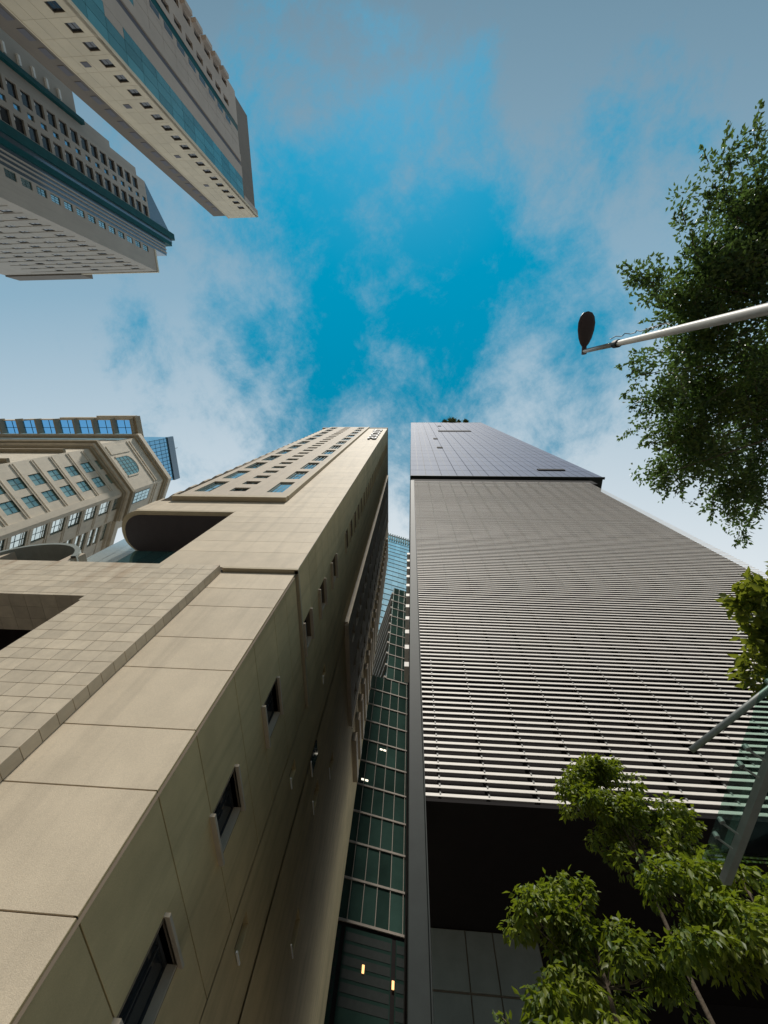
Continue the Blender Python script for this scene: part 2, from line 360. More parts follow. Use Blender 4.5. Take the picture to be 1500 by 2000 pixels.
# projecting bays along the alley
bw = [(20.5 + c, 20.5 + c + 1.5, 33.2 + 2.85 * i, 34.9 + 2.85 * i) for c in (2.2, 6.2, 9.6) for i in range(22)]
BY = Face((XC + .35, 0, 0), (0, 1))
b1 = MB(); BY.wall(b1, 20.5, 32.8, 31.3, 97.5, bw, d=0, depth=.4)
A.box(b1, 20.5, 20.75, 31.3, 97.5, 0, .349); A.box(b1, 32.6, 32.8, 31.3, 97.5, 0, .349); A.box(b1, 20.75, 32.6, 31.1, 31.3, 0, .38); b1.build('bay', 'plaster', BT)
slab('bay_trim', BY, 20.48, 20.55, 31.0, 97.6, -.02, .04, 'trim', BT); slab('bay_trim', BY, 32.7, 32.85, 31.0, 97.6, -.02, .06, 'trim', BT)
for q in bw: window(BY, *q, -.35, BT, 'dark_frame', 'dark_glass', 2, 1, .08)
for i in range(22): slab('balcony', A, 36.0, 42.0, 32.5 + 2.85 * i, 33.6 + 2.85 * i, 0, .5, 'plaster', BT)
# window field on the front
H0 = 31.9
winR = [(-13.0, -11.5, 33.5 + 5.6 * i, 37.7 + 5.6 * i) for i in range(12)]
winL = [(-19.85, -18.3, 33.5 + 5.6 * i, 37.7 + 5.6 * i) for i in range(12)]
winM = [(-16.6, -15.05, 33.75 + 2.8 * i, 35.15 + 2.8 * i) for i in range(24)]
wf = MB(); F.wall(wf, -20.5, -10.6, H0, 101, winR + winL + winM, d=.30, depth=.5)
wf.quad(F.p(-10.6, H0, -.05), F.p(-10.6, 101, -.05), F.p(-10.6, 101, .30), F.p(-10.6, H0, .30)); wf.quad(F.p(-20.5, H0, .3), F.p(-20.5, 101, .3), F.p(-20.5, 101, -.05), F.p(-20.5, H0, -.05))
wf.build('window_field', 'plaster', BT)
slab('ledge', F, -20.6, -10.5, H0 - .55, H0, -.02, .42, 'trim', BT); slab('vertical_trim', F, -10.75, -10.45, H0, 100.9, -.04, .40, 'trim', BT)
for q in winR + winL: window(F, *q, .08, BT, 'teal_frame', 'sky_glass', 3, 2, .09)
for q in winM: window(F, *q, .10, BT, 'teal_frame', 'sky_glass' if q[2] > 37 else 'dark_glass', 2, 1, .07)
# rounded end and soffit over the deep recess
def rounded(x0, x1, y0, y1, r, n=8):
    pts = [(x1, y0), (x1, y1)]
    for k in range(n + 1): t = math.pi / 2 + math.pi / 2 * k / n; pts.append((x0 + r + r * math.cos(t), y1 - r + r * math.sin(t)))
    for k in range(n + 1): t = math.pi + math.pi / 2 * k / n; pts.append((x0 + r + r * math.cos(t), y0 + r + r * math.sin(t)))
    return pts
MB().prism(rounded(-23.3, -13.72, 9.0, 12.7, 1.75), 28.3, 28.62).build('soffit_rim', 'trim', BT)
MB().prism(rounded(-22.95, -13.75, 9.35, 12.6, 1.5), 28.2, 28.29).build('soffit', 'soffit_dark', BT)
mb = MB().prism(rounded(-22.6, -20.45, 9.02, 13.5, 1.2), 28.63, 100.95); mb.build('rounded_end', 'plaster', BT, True)
for i in range(25):
    z = 31.6 + 2.8 * i
    MB().prism([(-22.2 + 1.05 * math.cos(t) * (1 if math.cos(t) < 0 else .4), 10.55 + 1.35 * math.sin(t)) for t in [2 * math.pi * k / 14 for k in range(14)]], z, z + 1.25).build('balcony', 'plaster', BT)
RW = Face((0, 12.45, 0), (1, 0))
for i in range(8):
    for j in range(6 if i < 2 else 4): slab('glass_panel', RW, -25.3 + 1.45 * i + .02, -25.3 + 1.45 * (i + 1) - .02, 18.2 + 2.5 * j + .02, 20.7 + 2.5 * j - .02, 0, .03, 'pale_glass' if j % 2 == 0 or i < 2 else 'teal_glass', BT)
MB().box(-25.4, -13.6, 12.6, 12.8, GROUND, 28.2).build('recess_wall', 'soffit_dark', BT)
# parapet
pr = MB(); pr.box(-22.7, XC + .06, 8.9, 45.6, 101.0, 101.7); pr.build('parapet', 'plaster', BT)
MB().box(-22.4, XC - .3, 9.3, 45.2, 101.7, 103.2).build('roof_parapet', 'dark_frame', BT)
# stone tile block in front
T = Face((0, 8.68, 0), (1, 0)); TX = -9.9; TOP = 18.1; OPX, OPH = -14.35, 14.6
tb = MB(); tb.box(-30, TX - .03, 8.73, 10.6, OPH + .03, TOP - .03); tb.box(OPX + .03, TX - .03, 8.73, 10.6, GROUND, OPH + .029); tb.box(-30, OPX, 13.0, 13.2, GROUND, TOP - .1)
tb.build('block_core', 'joint', BT)
MB().box(-30, TX - .02, 10.61, 13.2, TOP - .5, TOP - .3).build('roof_slab', 'plaster', BT)
tw, th = .76, .55; nrow = int((TOP - 5.2) / th)
for r in range(nrow):
    h1 = TOP - r * th; h0 = h1 - th
    for c in range(17):
        u1 = TX - c * tw; u0 = u1 - tw
        if h1 <= OPH + .12 and u1 <= OPX + .12: continue
        if h0 < OPH < h1 - .12 and u1 <= OPX + .12: h0b = OPH
        else: h0b = h0
        u0b = max(u0, OPX) if (h1 <= OPH + .12 and u0 < OPX) else u0
        if u1 - u0b < .08 or -u0b * .85 > 1.75 * h1: continue
        slab('tile', T, u0b + .007, u1 - .007, h0b + .007, h1 - .007, -.05, random.uniform(-.003, .003), 'tile', BT, .005)
    S = Face((TX, 0, 0), (0, 1)); slab('edge_tile', S, 8.665, 9.1, h0 + .008, h1 - .008, -.02, .012, 'tile', BT, .004)
for c in range(12):          # tiles under the lintel
    for k in range(3):
        m_ = boxmesh(tw - .015, .62, .03, 'tile'); u0 = OPX - (c + 1) * tw
        link('soffit_tile', m_, BT, Matrix.Translation((u0, 8.70 + k * .63, OPH)) @ Matrix.Rotation(-math.pi / 2, 4, 'X'))
# lettering, set upright along the tower edge
tc = bpy.data.curves.new('letters', 'FONT'); tc.body = 'ascott'; tc.size = 5.6; tc.extrude = .12; tc.space_character = 1.2
to = bpy.data.objects.new('tmp', tc); COL.objects.link(to); bpy.context.view_layer.update()
me = bpy.data.meshes.new_from_object(to.evaluated_get(bpy.context.evaluated_depsgraph_get())); bpy.data.objects.remove(to)
me.materials.clear(); me.materials.append(MAT['letter'])
link('lettering', me, BT, Matrix.Translation((-6.6, 8.82, 75.5)) @ Matrix.Rotation(math.pi / 2, 4, 'Y').inverted() @ Matrix.Rotation(math.pi / 2, 4, 'X') if False else
     Matrix.Translation((-6.7, 8.82, 76)) @ Matrix.Rotation(-math.pi / 2, 4, 'Y') @ Matrix.Rotation(math.pi / 2, 4, 'X') @ Matrix.Scale(1.18, 4, (1, 0, 0)) @ Matrix.Scale(.68, 4, (0, 1, 0)))
# vaulted canopy beside it
VC = thing('vaulted_canopy', 'curved grey vault roof peeping over the stone tile block', 'canopy', (-28, 13, GROUND))
mb = MB(); n = 18
for k in range(n):
    def P(k, r, y): t = math.pi * (0.08 + .84 * k / n); return (-27.2 + 3.4 * math.cos(t) * r, y, 23.5 + 3.1 * math.sin(t) * r)
    y0, y1 = 11.2, 15.5
    mb.add([P(k, 1, y0), P(k + 1, 1, y0), P(k + 1, 1, y1), P(k, 1, y1), P(k, .9, y0), P(k + 1, .9, y0), P(k + 1, .9, y1), P(k, .9, y1)], [(0, 1, 2, 3), (7, 6, 5, 4), (0, 4, 5, 1), (2, 6, 7, 3)])
mb.build('vault', 'grey_panel', VC, False)
MB().box(-30.3, -24.1, 13.2, 13.6, GROUND, 25.6).build('infill', 'soffit_dark', VC)
MB().box(-30.4, -29.6, 11.4, 15, GROUND, 25.2).box(-24.8, -24.0, 11.4, 15, GROUND, 25.2).build('pier', 'plaster', VC)

# ================================================================== louvred tower (right)
LT = thing('louvred_tower', 'tower with pale horizontal louvres below and a violet glass box on top', 'building', (14, 26, GROUND))
Y0 = 12.0; FL = Face((0, Y0, 0), (1, 0))
LX0, LX1, LB, LTOP = .64, 24.4, 9.0, 53.9
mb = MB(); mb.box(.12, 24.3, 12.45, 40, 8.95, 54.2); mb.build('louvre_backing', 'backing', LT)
mb = MB(); mb.box(.22, 25.9, 12.35, 40, 54.21, 57.0); mb.build('recess_band', 'backing', LT)
mb = MB(); mb.box(.10, 27.8, 12.1, 40, 57.01, 158.6); mb.build('upper_body', 'dark_steel', LT)
slab('corner_post', FL, .11, .60, GROUND, 54.0, -.40, .0, 'dark_steel', LT, .02)
slab('edge_trim', FL, .605, .635, GROUND, 54.0, -.30, .03, 'dark_steel', LT)
# louvre blades: a rounded-nose blade, one object each
prof = [(-.004, .0), (.0, .006), (.0, .108), (-.004, .114), (-.022, .114), (-.022, .104), (-.016, .098), (-.016, .0)]
def blade_mesh():
    mb = MB(); n = len(prof)
    vs = [(0, -d, h) for d, h in prof] + [(LX1 - LX0, -d, h) for d, h in prof]
    mb.add(vs, [tuple(range(n)), tuple(range(n, 2 * n))[::-1]] + [(i, n + i, n + (i + 1) % n, (i + 1) % n) for i in range(n)])
    return mb.mesh('louvre_blade', 'alu')
bm_ = blade_mesh(); pitch = .2722; nb = int((LTOP - LB) / pitch)
for i in range(nb):
    link('louvre_blade', bm_, LT, FL.M(LX0, LB + i * pitch, random.uniform(-.004, .004)) @ Matrix.Rotation(math.radians(-7.5), 4, 'X') @ Matrix.Rotation(random.gauss(0, .0004), 4, 'Y'))
for i in range(16):
    x = 1.1 + 1.505 * i
    slab('louvre_mullion', FL, x - .03, x + .03, LB + .02, LTOP, -.40, -.034, 'backing', LT)
bk = MB()
for i in range(16):
    x = 1.1 + 1.505 * i
    for k in range(0, 24): bk.box(x - .025, x + .025, 11.992, 12.034, LB + k * pitch + .08, LB + k * pitch + .145)
o = bk.build('louvre_bracket', 'bracket_metal', LT); o['kind'] = 'stuff'
# underside and back wall of the undercroft
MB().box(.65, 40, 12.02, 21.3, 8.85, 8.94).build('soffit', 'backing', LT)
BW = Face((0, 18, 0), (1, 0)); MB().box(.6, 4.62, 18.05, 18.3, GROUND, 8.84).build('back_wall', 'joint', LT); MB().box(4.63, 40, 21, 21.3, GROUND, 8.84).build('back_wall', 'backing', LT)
for k, (x0, x1) in enumerate([(.95, 2.14), (2.16, 3.08), (3.10, 4.6)]):
    for z0, z1 in [(-1.6, .6), (.62, 2.8), (2.82, 5.1), (5.12, 7.3), (7.34, 8.82)]: slab('wall_panel', BW, x0 + .01, x1 - .01, z0 + .01, z1 - .01, -.05, 0, 'grey_panel', LT, .008)
# violet curtain wall
ncx, nrz = 12, 24; cw = (27.8 - .08) / ncx; rh = (158.8 - 57.0) / nrz
pm = boxmesh(cw - .07, rh - .09, .06, 'violet_glass', .01)
for i in range(ncx):
    for j in range(nrz): link('glass_panel', pm, LT, FL.M(.08 + i * cw + .035, 57.0 + j * rh + .045, -.03))
for k in range(1, 12 * 2):
    if k % 2: slab('glass_joint', FL, .08 + k * cw / 2 - .02, .08 + k * cw / 2 + .02, 57.1, 158.6, .02, .045, 'dark_steel', LT)
for x0, x1, z0, z1 in [(8.6, 18.6, 122.5, 125.5), (20, 24.1, 61.4, 62.2), (6, 7.1, 102.5, 104.5), (5.9, 7.1, 86, 87.5), (9.6, 10.8, 141, 143)]:
    slab('open_vent', FL, x0, x1, z0, z1, .02, .20, 'backing', LT)
slab('drip_edge', FL, .08, 28.0, 56.85, 57.0, -.3, .06, 'dark_steel', LT); slab('roof_edge', FL, .08, 27.8, 158.8, 159.2, -.3, .06, 'dark_steel', LT)
SD = Face((.10, 40, 0), (0, -1))
for i in range(11): slab('side_ledge', SD, 40 - 14.6, 40 - 13.6, 16.9 + 1.45 * i, 17.25 + 1.45 * i, 0, .24, 'white_slab', LT)
for i, x in enumerate((13.6, 16.6, 19.2, 22.0)):
    t = thing('roof_plant', ['spiky plant at the left end of the glass tower roof row', 'large dark plant second along the glass tower roof edge', 'small plant third along the glass tower roof edge', 'rounded plant at the right end of the glass tower roof row'][i], 'plant', (x, 12.6, 159.0), 'plants along the glass tower roof')
    s = (1.0, 1.7, .9, 1.1)[i]
    MB().prism([(x + .5 * math.cos(k * math.pi / 4), 12.6 + .5 * math.sin(k * math.pi / 4)) for k in range(8)], 158.7, 159.4).build('pot', 'grey_panel', t)
    mb = MB(); mb.tube([(x, 12.5, 159.3), (x, 12.3, 160.5)], [.12, .08], 5); mb.build('stem', 'bark', t)
    mb = MB()
    for k in range(110):
        d = Vector(RNG.normal(size=3)); d.normalize(); d.z = d.z * .9 + .1; c = Vector((x, 11.9, 161.0)); q = d.cross(Vector((0, 0, 1))).normalized() * .13 * s
        e = c + d * 1.7 * s * random.uniform(.6, 1); m0 = c + d * .8 * s; e.z -= .4
        mb.add([c, m0 + q, e, m0 - q], [(0, 1, 2, 3)])
    o = mb.build('crown', 'palm_leaf', t); o['kind'] = 'stuff'

# ================================================================== glass buildings at the end of the alley
GB = thing('green_glass_block', 'dark green glass office block closing the end of the alley', 'building', (-2, 60, GROUND))
u_ = Vector((1, .3, 0)).normalized()
G = Face((0, 52, 0), u_)                    # origin on the axis of the alley
mul = 1.28; fl = 3.5
def gu(r): return None
UC = -3.95                                  # corner of the upper block
for j in range(27):
    z = 24.6 + fl * j * 1.0
    if z > 94: break
    lo = z < 58
    us0 = -10.2 if lo else UC
    n = int(round((4.6 - us0) / 1.45))
    for i in range(n):
        slab('glass_panel', G, us0 + i * 1.45 + .03, us0 + (i + 1) * 1.45 - .03, z + .10, z + fl - .10, -.05, random.uniform(-.01, .01), 'green_glass', GB)
    slab('floor_rail', G, us0, us0 + n * 1.45, z - .10, z + .10, -.04, .12, 'rail_metal', GB)
    if lo and j % 2 == 0 and j < 6 or (j in (7, 8, 9)):
        for k in range(2): slab('ceiling_lamp', G, -1.6 + 1.1 * k + random.uniform(-.3, 2), -1.1 + 1.1 * k + random.uniform(-.2, 2), z + fl - .55, z + fl - .38, .02, .05, 'office_lamp', GB) if False else None
for i in range(11): slab('mullion', G, -10.2 + i * 1.45 - .03, -10.2 + i * 1.45 + .03, 24.6, 59.5, -.02, .08, 'rail_metal', GB)
for i in range(7): slab('mullion', G, UC + i * 1.45 - .03, UC + i * 1.45 + .03, 59.6, 94.5, -.02, .08, 'rail_metal', GB)
mb = MB(); G.box(mb, -10.3, 5, GROUND, 59.5, -20, -.06); G.box(mb, UC, 5, 59.5, 94.6, -20, -.06); mb.build('body', 'backing', GB)
GS = Face(tuple(G.p(UC, 0, 0)), G.N); GS = Face(tuple(G.p(UC, 0, -20)), G.N)
for j in range(10):
    z = 59.8 + fl * j
    slab('side_slab', GS, 0, 20, z, z + .5, 0, .5, 'rail_metal', GB); slab('side_glass', GS, 0, 20, z + .55, z + fl, 0, .04, 'teal_glass', GB)
# lobby level with warm lamps
for i, (a, b) in enumerate([(-10.2, -6.3), (-5.9, -1.1), (-.7, 4.6)]):
    slab('lobby_glass', G, a, b, 4.0, 24.2, -.05, 0, 'green_glass', GB)
    for k in range(6): slab('lobby_blind', G, a + .1, b - .1, 19.0 + .85 * k, 19.6 + .85 * k, .005, .02, 'dark_steel', GB)
for u, z in [(-3.9, 21.3), (-1.0, 20.8), (1.2, 18.5), (-6.1, 17.2)]:
    slab('lobby_lamp', G, u, u + .22, z, z + .55, .03, .10, 'warm_lamp', GB)
for u, z in [(1.2, 47.9), (-4.0, 44.5), (1.1, 44.6), (1.6, 41.0), (1.2, 37.3), (-6.2, 39.2), (1.0, 33.7)]:
    for k in range(2): slab('ceiling_lamp', G, u + .55 * k, u + .55 * k + .4, z + .05, z + .3, .02, .05, 'office_lamp', GB)
PT = thing('pale_glass_tower', 'very tall pale blue glass tower rising behind the alley', 'building', (-4, 95, GROUND))
Q = Face((0, 75, 0), u_)
mb = MB(); Q.box(mb, -16, 9, GROUND, 192, -25, -.08); mb.build('body', 'backing', PT)
for j in range(30):
    z = 70 + 4 * j
    for i in range(8): slab('glass_panel', Q, -14 + i * 2.4 + .02, -14 + (i + 1) * 2.4 - .02, z + .12, z + 3.9, -.06, 0, 'ice_glass', PT) if z > 92 else None
    slab('floor_rail', Q, -14, 5.2, z - .1, z + .12, -.05, .15, 'teal_frame', PT)
for i in range(16): slab('crown_fin', Q, -14 + 1.2 * i, -13.5 + 1.2 * i, 184, 192.5, .0, .5, 'teal_panel', PT)

# ================================================================== cream tower (upper left)
CT = thing('cream_tower', 'cream and green glass tower at top left, its roof corner nearest the sky', 'building', (-55, -60, GROUND))
k_ = 1.35; CX = -33.5 * k_; CY = -36.0 * k_
X1 = Face((CX, 0, 0), (0, 1)); Y1 = Face((0, CY, 0), (-1, 0))          # +X face (u = y), +Y face (u = -x)
HM, HC = 121.5, 131.0
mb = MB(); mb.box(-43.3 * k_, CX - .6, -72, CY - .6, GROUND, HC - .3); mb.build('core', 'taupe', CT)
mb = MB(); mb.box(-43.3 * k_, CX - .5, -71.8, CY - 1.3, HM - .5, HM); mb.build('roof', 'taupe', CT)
fh = 3.1
# +Y face: cream strip (tiles), taupe strip
cw_ = [(34.7 * k_, 35.9 * k_, 30 + fh * i + .8, 30 + fh * i + 2.4) for i in range(31)]
mb = MB(); Y1.wall(mb, -CX, 40.0 * k_, GROUND, HC, cw_, d=-.06, depth=.5); mb.build('backing_wall', 'joint', CT)
for i in range(33):
    z = 30 + fh * i; z2 = min(z + fh, HC)
    ed = [-CX, 34.7 * k_, 35.9 * k_, 37.2 * k_, 38.6 * k_, 40.0 * k_]
    for c in range(5):
        if c == 1 and i < 31:
            slab('tile', Y1, ed[1], ed[2], z + .02, z + .8, -.06, 0, 'cream_tile', CT); slab('tile', Y1, ed[1], ed[2], z + 2.4, z2 - .02, -.06, 0, 'cream_tile', CT)
        else: slab('tile', Y1, ed[c] + .02, ed[c + 1] - .02, z + .02, z2 - .02, -.06, 0, 'cream_tile', CT)
for q in cw_: window(Y1, *q, -.25, CT, 'dark_frame', 'dark_glass', 2, 1, .09)
for i in (3, 8, 14, 17, 22, 26): slab('vent', Y1, 37.4 * k_, 38.2 * k_, 30 + fh * i + 1, 30 + fh * i + 2, .0, .06, 'grey_strip', CT)
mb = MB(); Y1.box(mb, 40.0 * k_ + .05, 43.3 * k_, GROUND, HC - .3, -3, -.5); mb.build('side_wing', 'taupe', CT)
YW = Face((0, CY - .5, 0), (-1, 0))
for i in range(28): slab('wing_vent', YW, 40.9 * k_, 41.7 * k_, 36 + 3.3 * i, 38 + 3.3 * i, 0, .05, 'grey_strip', CT)
slab('wing_edge', Y1, 40.0 * k_ - .06, 40.0 * k_ + .12, GROUND, HC, -.55, .10, 'cream_tile', CT)
# +X face
def band(y0, y1, m, d=0.0, nm='wall_band', z0=GROUND, z1=HM): return slab(nm, X1, -y1 * k_, -y0 * k_, z0, z1, -.6, d, m, CT)
band(39.9, 41.8, 'rose_beige'); band(41.8, 42.6, 'grey_strip', -.25); band(42.6, 43.7, 'rose_beige', .02); band(47.2, 48.2, 'teal_panel', -.1)
band(36.0, 36.35, 'cream_tile', .05, 'corner_pier', GROUND, HC)
slab('roof_block', X1, -37.2 * k_, -36.35 * k_, HM, HC, -.6, 0, 'rose_beige', CT)
for i in range(23):
    z = 28 + 4.05 * i
    for c, (a, b) in enumerate([(36.35, 37.6), (37.6, 38.8), (38.8, 39.9), (43.7, 44.8), (44.8, 46.0), (46.0, 47.2)]):
        if c == 2 and i in (1, 2, 6, 11): slab('wall_tile', X1, -b * k_ + .03, -a * k_ - .03, z + .03, z + 4.02, -.1, .0, 'rose_beige', CT)
        elif c == 5: slab('wall_tile', X1, -b * k_ + .03, -a * k_ - .03, z + .03, z + 4.02, -.1, .0, 'rose_beige' if i > 10 else 'teal_glass', CT)
        elif c >= 3 and i > 12: slab('wall_tile', X1, -b * k_ + .03, -a * k_ - .03, z + .03, z + 4.02, -.1, .0, 'rose_beige', CT)
        else: slab('glass_panel', X1, -b * k_ + .03, -a * k_ - .03, z + .03, z + 4.02, -.1, .0, 'teal_glass', CT)
ww = [(-y1 * k_, -y0 * k_, 29 + 4.05 * i, 31.6 + 4.05 * i) for (y0, y1) in ((49.0, 49.9), (51.7, 52.6)) for i in range(22)]
mb = MB(); X1.wall(mb, -53.3 * k_, -48.2 * k_, GROUND, HM, ww, d=0, depth=.6); mb.build('wall', 'rose_beige', CT)
for q in ww: window(X1, *q, -.5, CT, 'dark_frame', 'dark_glass', 1, 1, .08)
for i in range(22): slab('window_slot', X1, -47.1 * k_, -46.4 * k_, 29 + 4.05 * i, 31.6 + 4.05 * i, .0, .03, 'dark_glass', CT)
for i in range(22): slab('window_hood', X1, -53.3 * k_, -52.7 * k_, 28.4 + 4.05 * i, 31.2 + 4.05 * i, .0, .9, 'rose_beige', CT)
mb = MB(); mb.tube([(CX - 1, CY - 1.5, HC), (CX - 1, CY - 1.5, HC + 3)], [.06, .03], 6); mb.build('rod', 'steel', CT)

# ================================================================== grey tower (left, below the cream one)
GT = thing('teal_fin_tower', 'grey beige tower with a dark teal fin, at the left edge under the cream tower', 'building', (-100, -55, GROUND))
GX = -83.6; GY = -37.9; X2 = Face((GX, 0, 0), (0, 1)); Y2 = Face((0, GY, 0), (-1, 0))
def ry(r): return GX / r
mb = MB(); mb.box(-137, GX - .7, -65, GY - .7, GROUND, 138); mb.build('core', 'warm_grey', GT)
big = []; 
for i in range(25):
    z = 62 + 3.15 * i
    big.append((ry(1.355), ry(1.42), z, z + 2.3)); big.append((ry(1.50), ry(1.58), z, z + 2.3))
sl = [(ry(1.44), ry(1.47), 62.6 + 3.15 * i, 64.2 + 3.15 * i) for i in range(25)]
bigs = [q for q in big if q[3] < (138 if q[0] < -58 else 143)]
mb = MB(); X2.wall(mb, ry(1.335), ry(1.60), GROUND, 140.5, [q for q in bigs + sl if q[3] < 140], d=0, depth=1.0); mb.build('wall', 'warm_grey', GT)
for q in bigs:
    if q[3] < 140:
        window(X2, *q, -.5, GT, 'dark_frame', 'dark_glass', 1, 1, .1)
        slab('lamp', X2, q[0] + .5, q[0] + .95, q[2] + .25, q[2] + .55, -.42, -.3, 'white_slab', GT)
for q in sl:
    if q[3] < 140: window(X2, *q, -.4, GT, 'teal_frame', 'blue_glass', 1, 1, .1)
mb = MB(); mb.add([X2.p(ry(1.335), 140.5, 0), X2.p(ry(1.60), 140.5, 0), X2.p(ry(1.60), 151, 0), X2.p(ry(1.335), 140.5, -6), X2.p(ry(1.60), 140.5, -6), X2.p(ry(1.60), 151, -6)], [(0, 1, 2), (5, 4, 3), (0, 2, 5, 3), (0, 3, 4, 1)]); mb.build('sloped_crown', 'slate_glass', GT)
slab('teal_fin', X2, ry(1.60), ry(1.66), GROUND, 152, -6, .9, 'teal_panel', GT); slab('teal_fin', X2, ry(1.70), ry(1.74), GROUND, 150, -6, .7, 'teal_panel', GT)
slab('fin_glass', X2, ry(1.66), ry(1.70), GROUND, 151, -6, .3, 'slate_glass', GT)
slab('glass_band', X2, ry(1.74), ry(1.885), GROUND, 147, -6, 0, 'slate_glass', GT)
for r in (1.775, 1.81, 1.85): slab('band_rail', X2, ry(r) - .15, ry(r) + .15, GROUND, 147, 0, .25, 'warm_grey', GT)
sq = [(ry(1.90), ry(1.97), 62.4 + 3.6 * i, 64.9 + 3.6 * i) for i in range(21)]
mb = MB(); X2.wall(mb, ry(1.885), GY, GROUND, 140, sq, d=0, depth=.5); mb.build('wall', 'warm_grey', GT)
for q in sq: window(X2, *q, -.25, GT, 'teal_frame', 'sky_glass', 3, 2, .14)
slab('roof_trim', X2, ry(1.885), GY + .1, 140, 140.8, -3, .15, 'cream_tile', GT)
# +Y face with slot windows
ws = []
for c, x in enumerate((87.4, 94.4, 101.0, 107.0, 113, 119)):
    for i in range(26):
        z = 70 + 3.45 * i + (c % 2) * .9
        if z < 136: ws.append((x, x + 2.6, z, z + 1.35))
mb = MB(); Y2.wall(mb, -GX, 137, GROUND, 140, ws, d=0, depth=.7); mb.build('wall', 'warm_grey', GT)
for q in ws: window(Y2, *q, -.16, GT, 'dark_frame', 'dark_glass', 2, 1, .09)
for i in range(22):
    slab('string_course', Y2, 85.8, 125, 71.6 + 3.45 * i, 71.72 + 3.45 * i, 0, .1, 'warm_grey', GT) if i < 20 else None
slab('roof_block', Y2, 110, 137, 140, 145, -14, .4, 'taupe', GT); slab('roof_trim', Y2, -GX, 110, 140, 140.7, -3, .2, 'cream_tile', GT)
AT = thing('stepped_annex', 'narrow annex with a dark teal edge behind the grey tower windows', 'building', (-95, -72, GROUND))
X3 = Face((GX, 0, 0), (0, 1))
mb = MB(); mb.box(-100, GX - .2, -75, ry(1.335) - .1, GROUND, 116); mb.box(-100, GX - .3, -66, ry(1.335) - .15, 116, 127); mb.build('body', 'warm_grey', AT)
slab('teal_edge', X3, ry(1.30), ry(1.28), GROUND, 117, -.2, .8, 'teal_panel', AT)
for i in range(14): slab('balcony_rail', X3, ry(1.265), ry(1.23), 68 + 3.3 * i, 68.5 + 3.3 * i, -.2, .25, 'white_slab', AT)

# ================================================================== ornate stone building (left middle)
OB = thing('ornate_stone_building', 'ornate pale stone building with teal windows and a heavy cornice, at the left edge', 'building', (-70, 20, GROUND))
H1 = 72.0; C = Vector((-56.4, 18.9, 0)); U1 = Vector((.47, .88, 0)).normalized(); U2 = Vector((-.45, .89, 0)).normalized()
F1 = Face(tuple(C - U1 * 9.9), U1); F2 = Face(tuple(C), U2); E0 = C - U1 * 9.9
F0 = Face((E0.x - 45, E0.y, 0), (1, 0))
def s_of_r(face, r):        # where the plan ray x/y = r from the street corner meets the facade
    O, U = face.O, face.U; return (r * O.y - O.x) / (U.x - r * U.y)
fh = 3.38
cols = [(s_of_r(F1, -4.86), s_of_r(F1, -4.21)), (s_of_r(F1, -3.88), s_of_r(F1, -3.43))]
h1 = [(a, b, 39.3 + fh * i, 41.5 + fh * i) for a, b in cols for i in range(10)]
mb = MB(); F1.wall(mb, 0, 9.9, GROUND, H1, h1, depth=.35)
c2 = (s_of_r(F2, -2.89), s_of_r(F2, -2.62)); h2 = [(c2[0], c2[1], 38.4 + fh * i, 41.0 + fh * i) for i in range(10)]
c3 = (s_of_r(F2, -2.35), s_of_r(F2, -2.12)); h3 = [(c3[0], c3[1], 38.8 + fh * i + q, 39.9 + fh * i + q) for i in range(10) for q in (0, 1.4)]
F2.wall(mb, 0, 6.2, GROUND, H1, [h for h in h2], depth=.35); mb.build('wall', 'limestone', OB)
F3 = Face(tuple(C + U2 * 6.2 - F2.N * .8), U2); off = 6.2
mb = MB(); F3.wall(mb, 0, 22, GROUND, H1, [(a - off, b - off, c, d) for a, b, c, d in h3], depth=.35); F2.box(mb, 6.0, 6.19, GROUND, H1, -.8, -.01); F0.wall(mb, 0, 45, GROUND, H1, [], depth=.3); mb.build('wall', 'limestone', OB)
for q in h1: window(F1, *q, -.2, OB, 'teal_frame', 'mint_glass', 2, 2, .12)
for q in h2: window(F2, *q, -.28, OB, 'teal_frame', 'pale_glass', 2, 3, .12)
for a, b, c, d in h3: window(F3, a - off, b - off, c, d, -.28, OB, 'teal_frame', 'pale_glass', 2, 1, .10)
for i in range(11):
    z = 38.0 + fh * i
    slab('string_course', F1, .2, 9.7, z, z + .12, 0, .10, 'limestone', OB); slab('string_course', F1, .2, 9.7, z + .45, z + .55, 0, .08, 'limestone', OB)
    slab('string_course', F2, .2, 6.0, z - .6, z - .48, 0, .10, 'limestone', OB); slab('string_course', F2, .2, 6.0, z - .2, z - .1, 0, .08, 'limestone', OB)
    slab('string_course', F3, .2, 8.8, z, z + .12, 0, .10, 'limestone', OB)
    slab('string_course', F0, 0, 44.8, z, z + .5, 0, .7, 'limestone_dark', OB) if i % 3 == 2 else None
slab('corner_pier', F1, 8.9, 9.95, GROUND, H1 - 1, 0, .15, 'limestone', OB); slab('corner_pier', F2, -.05, .6, GROUND, H1 - 1, 0, .15, 'limestone', OB)
def ring(name, z0, z1, off_, m, c=C, l1=9.9, l2=6.4, l0=45):
    """cornice following the three street fronts"""
    e = c - U1 * l1; f1, f2 = Face(tuple(e), U1), Face(tuple(c), U2)
    n0 = Vector((0, -1, 0))
    def corner(p, na, nb): b = (na + nb).normalized(); return p + b * (off_ / b.dot(na))
    pts = [Vector((e.x - l0, e.y, 0)) + n0 * off_, corner(e, n0, f1.N), corner(c, f1.N, f2.N), c + U2 * l2 + f2.N * off_, c + U2 * l2 - f2.N * .5, c - f1.N * 1 - f2.N * .6, e - f1.N * .6, Vector((e.x - l0, e.y + .6, 0))]
    return MB().prism([(p.x, p.y) for p in pts], z0, z1).build(name, m, OB)
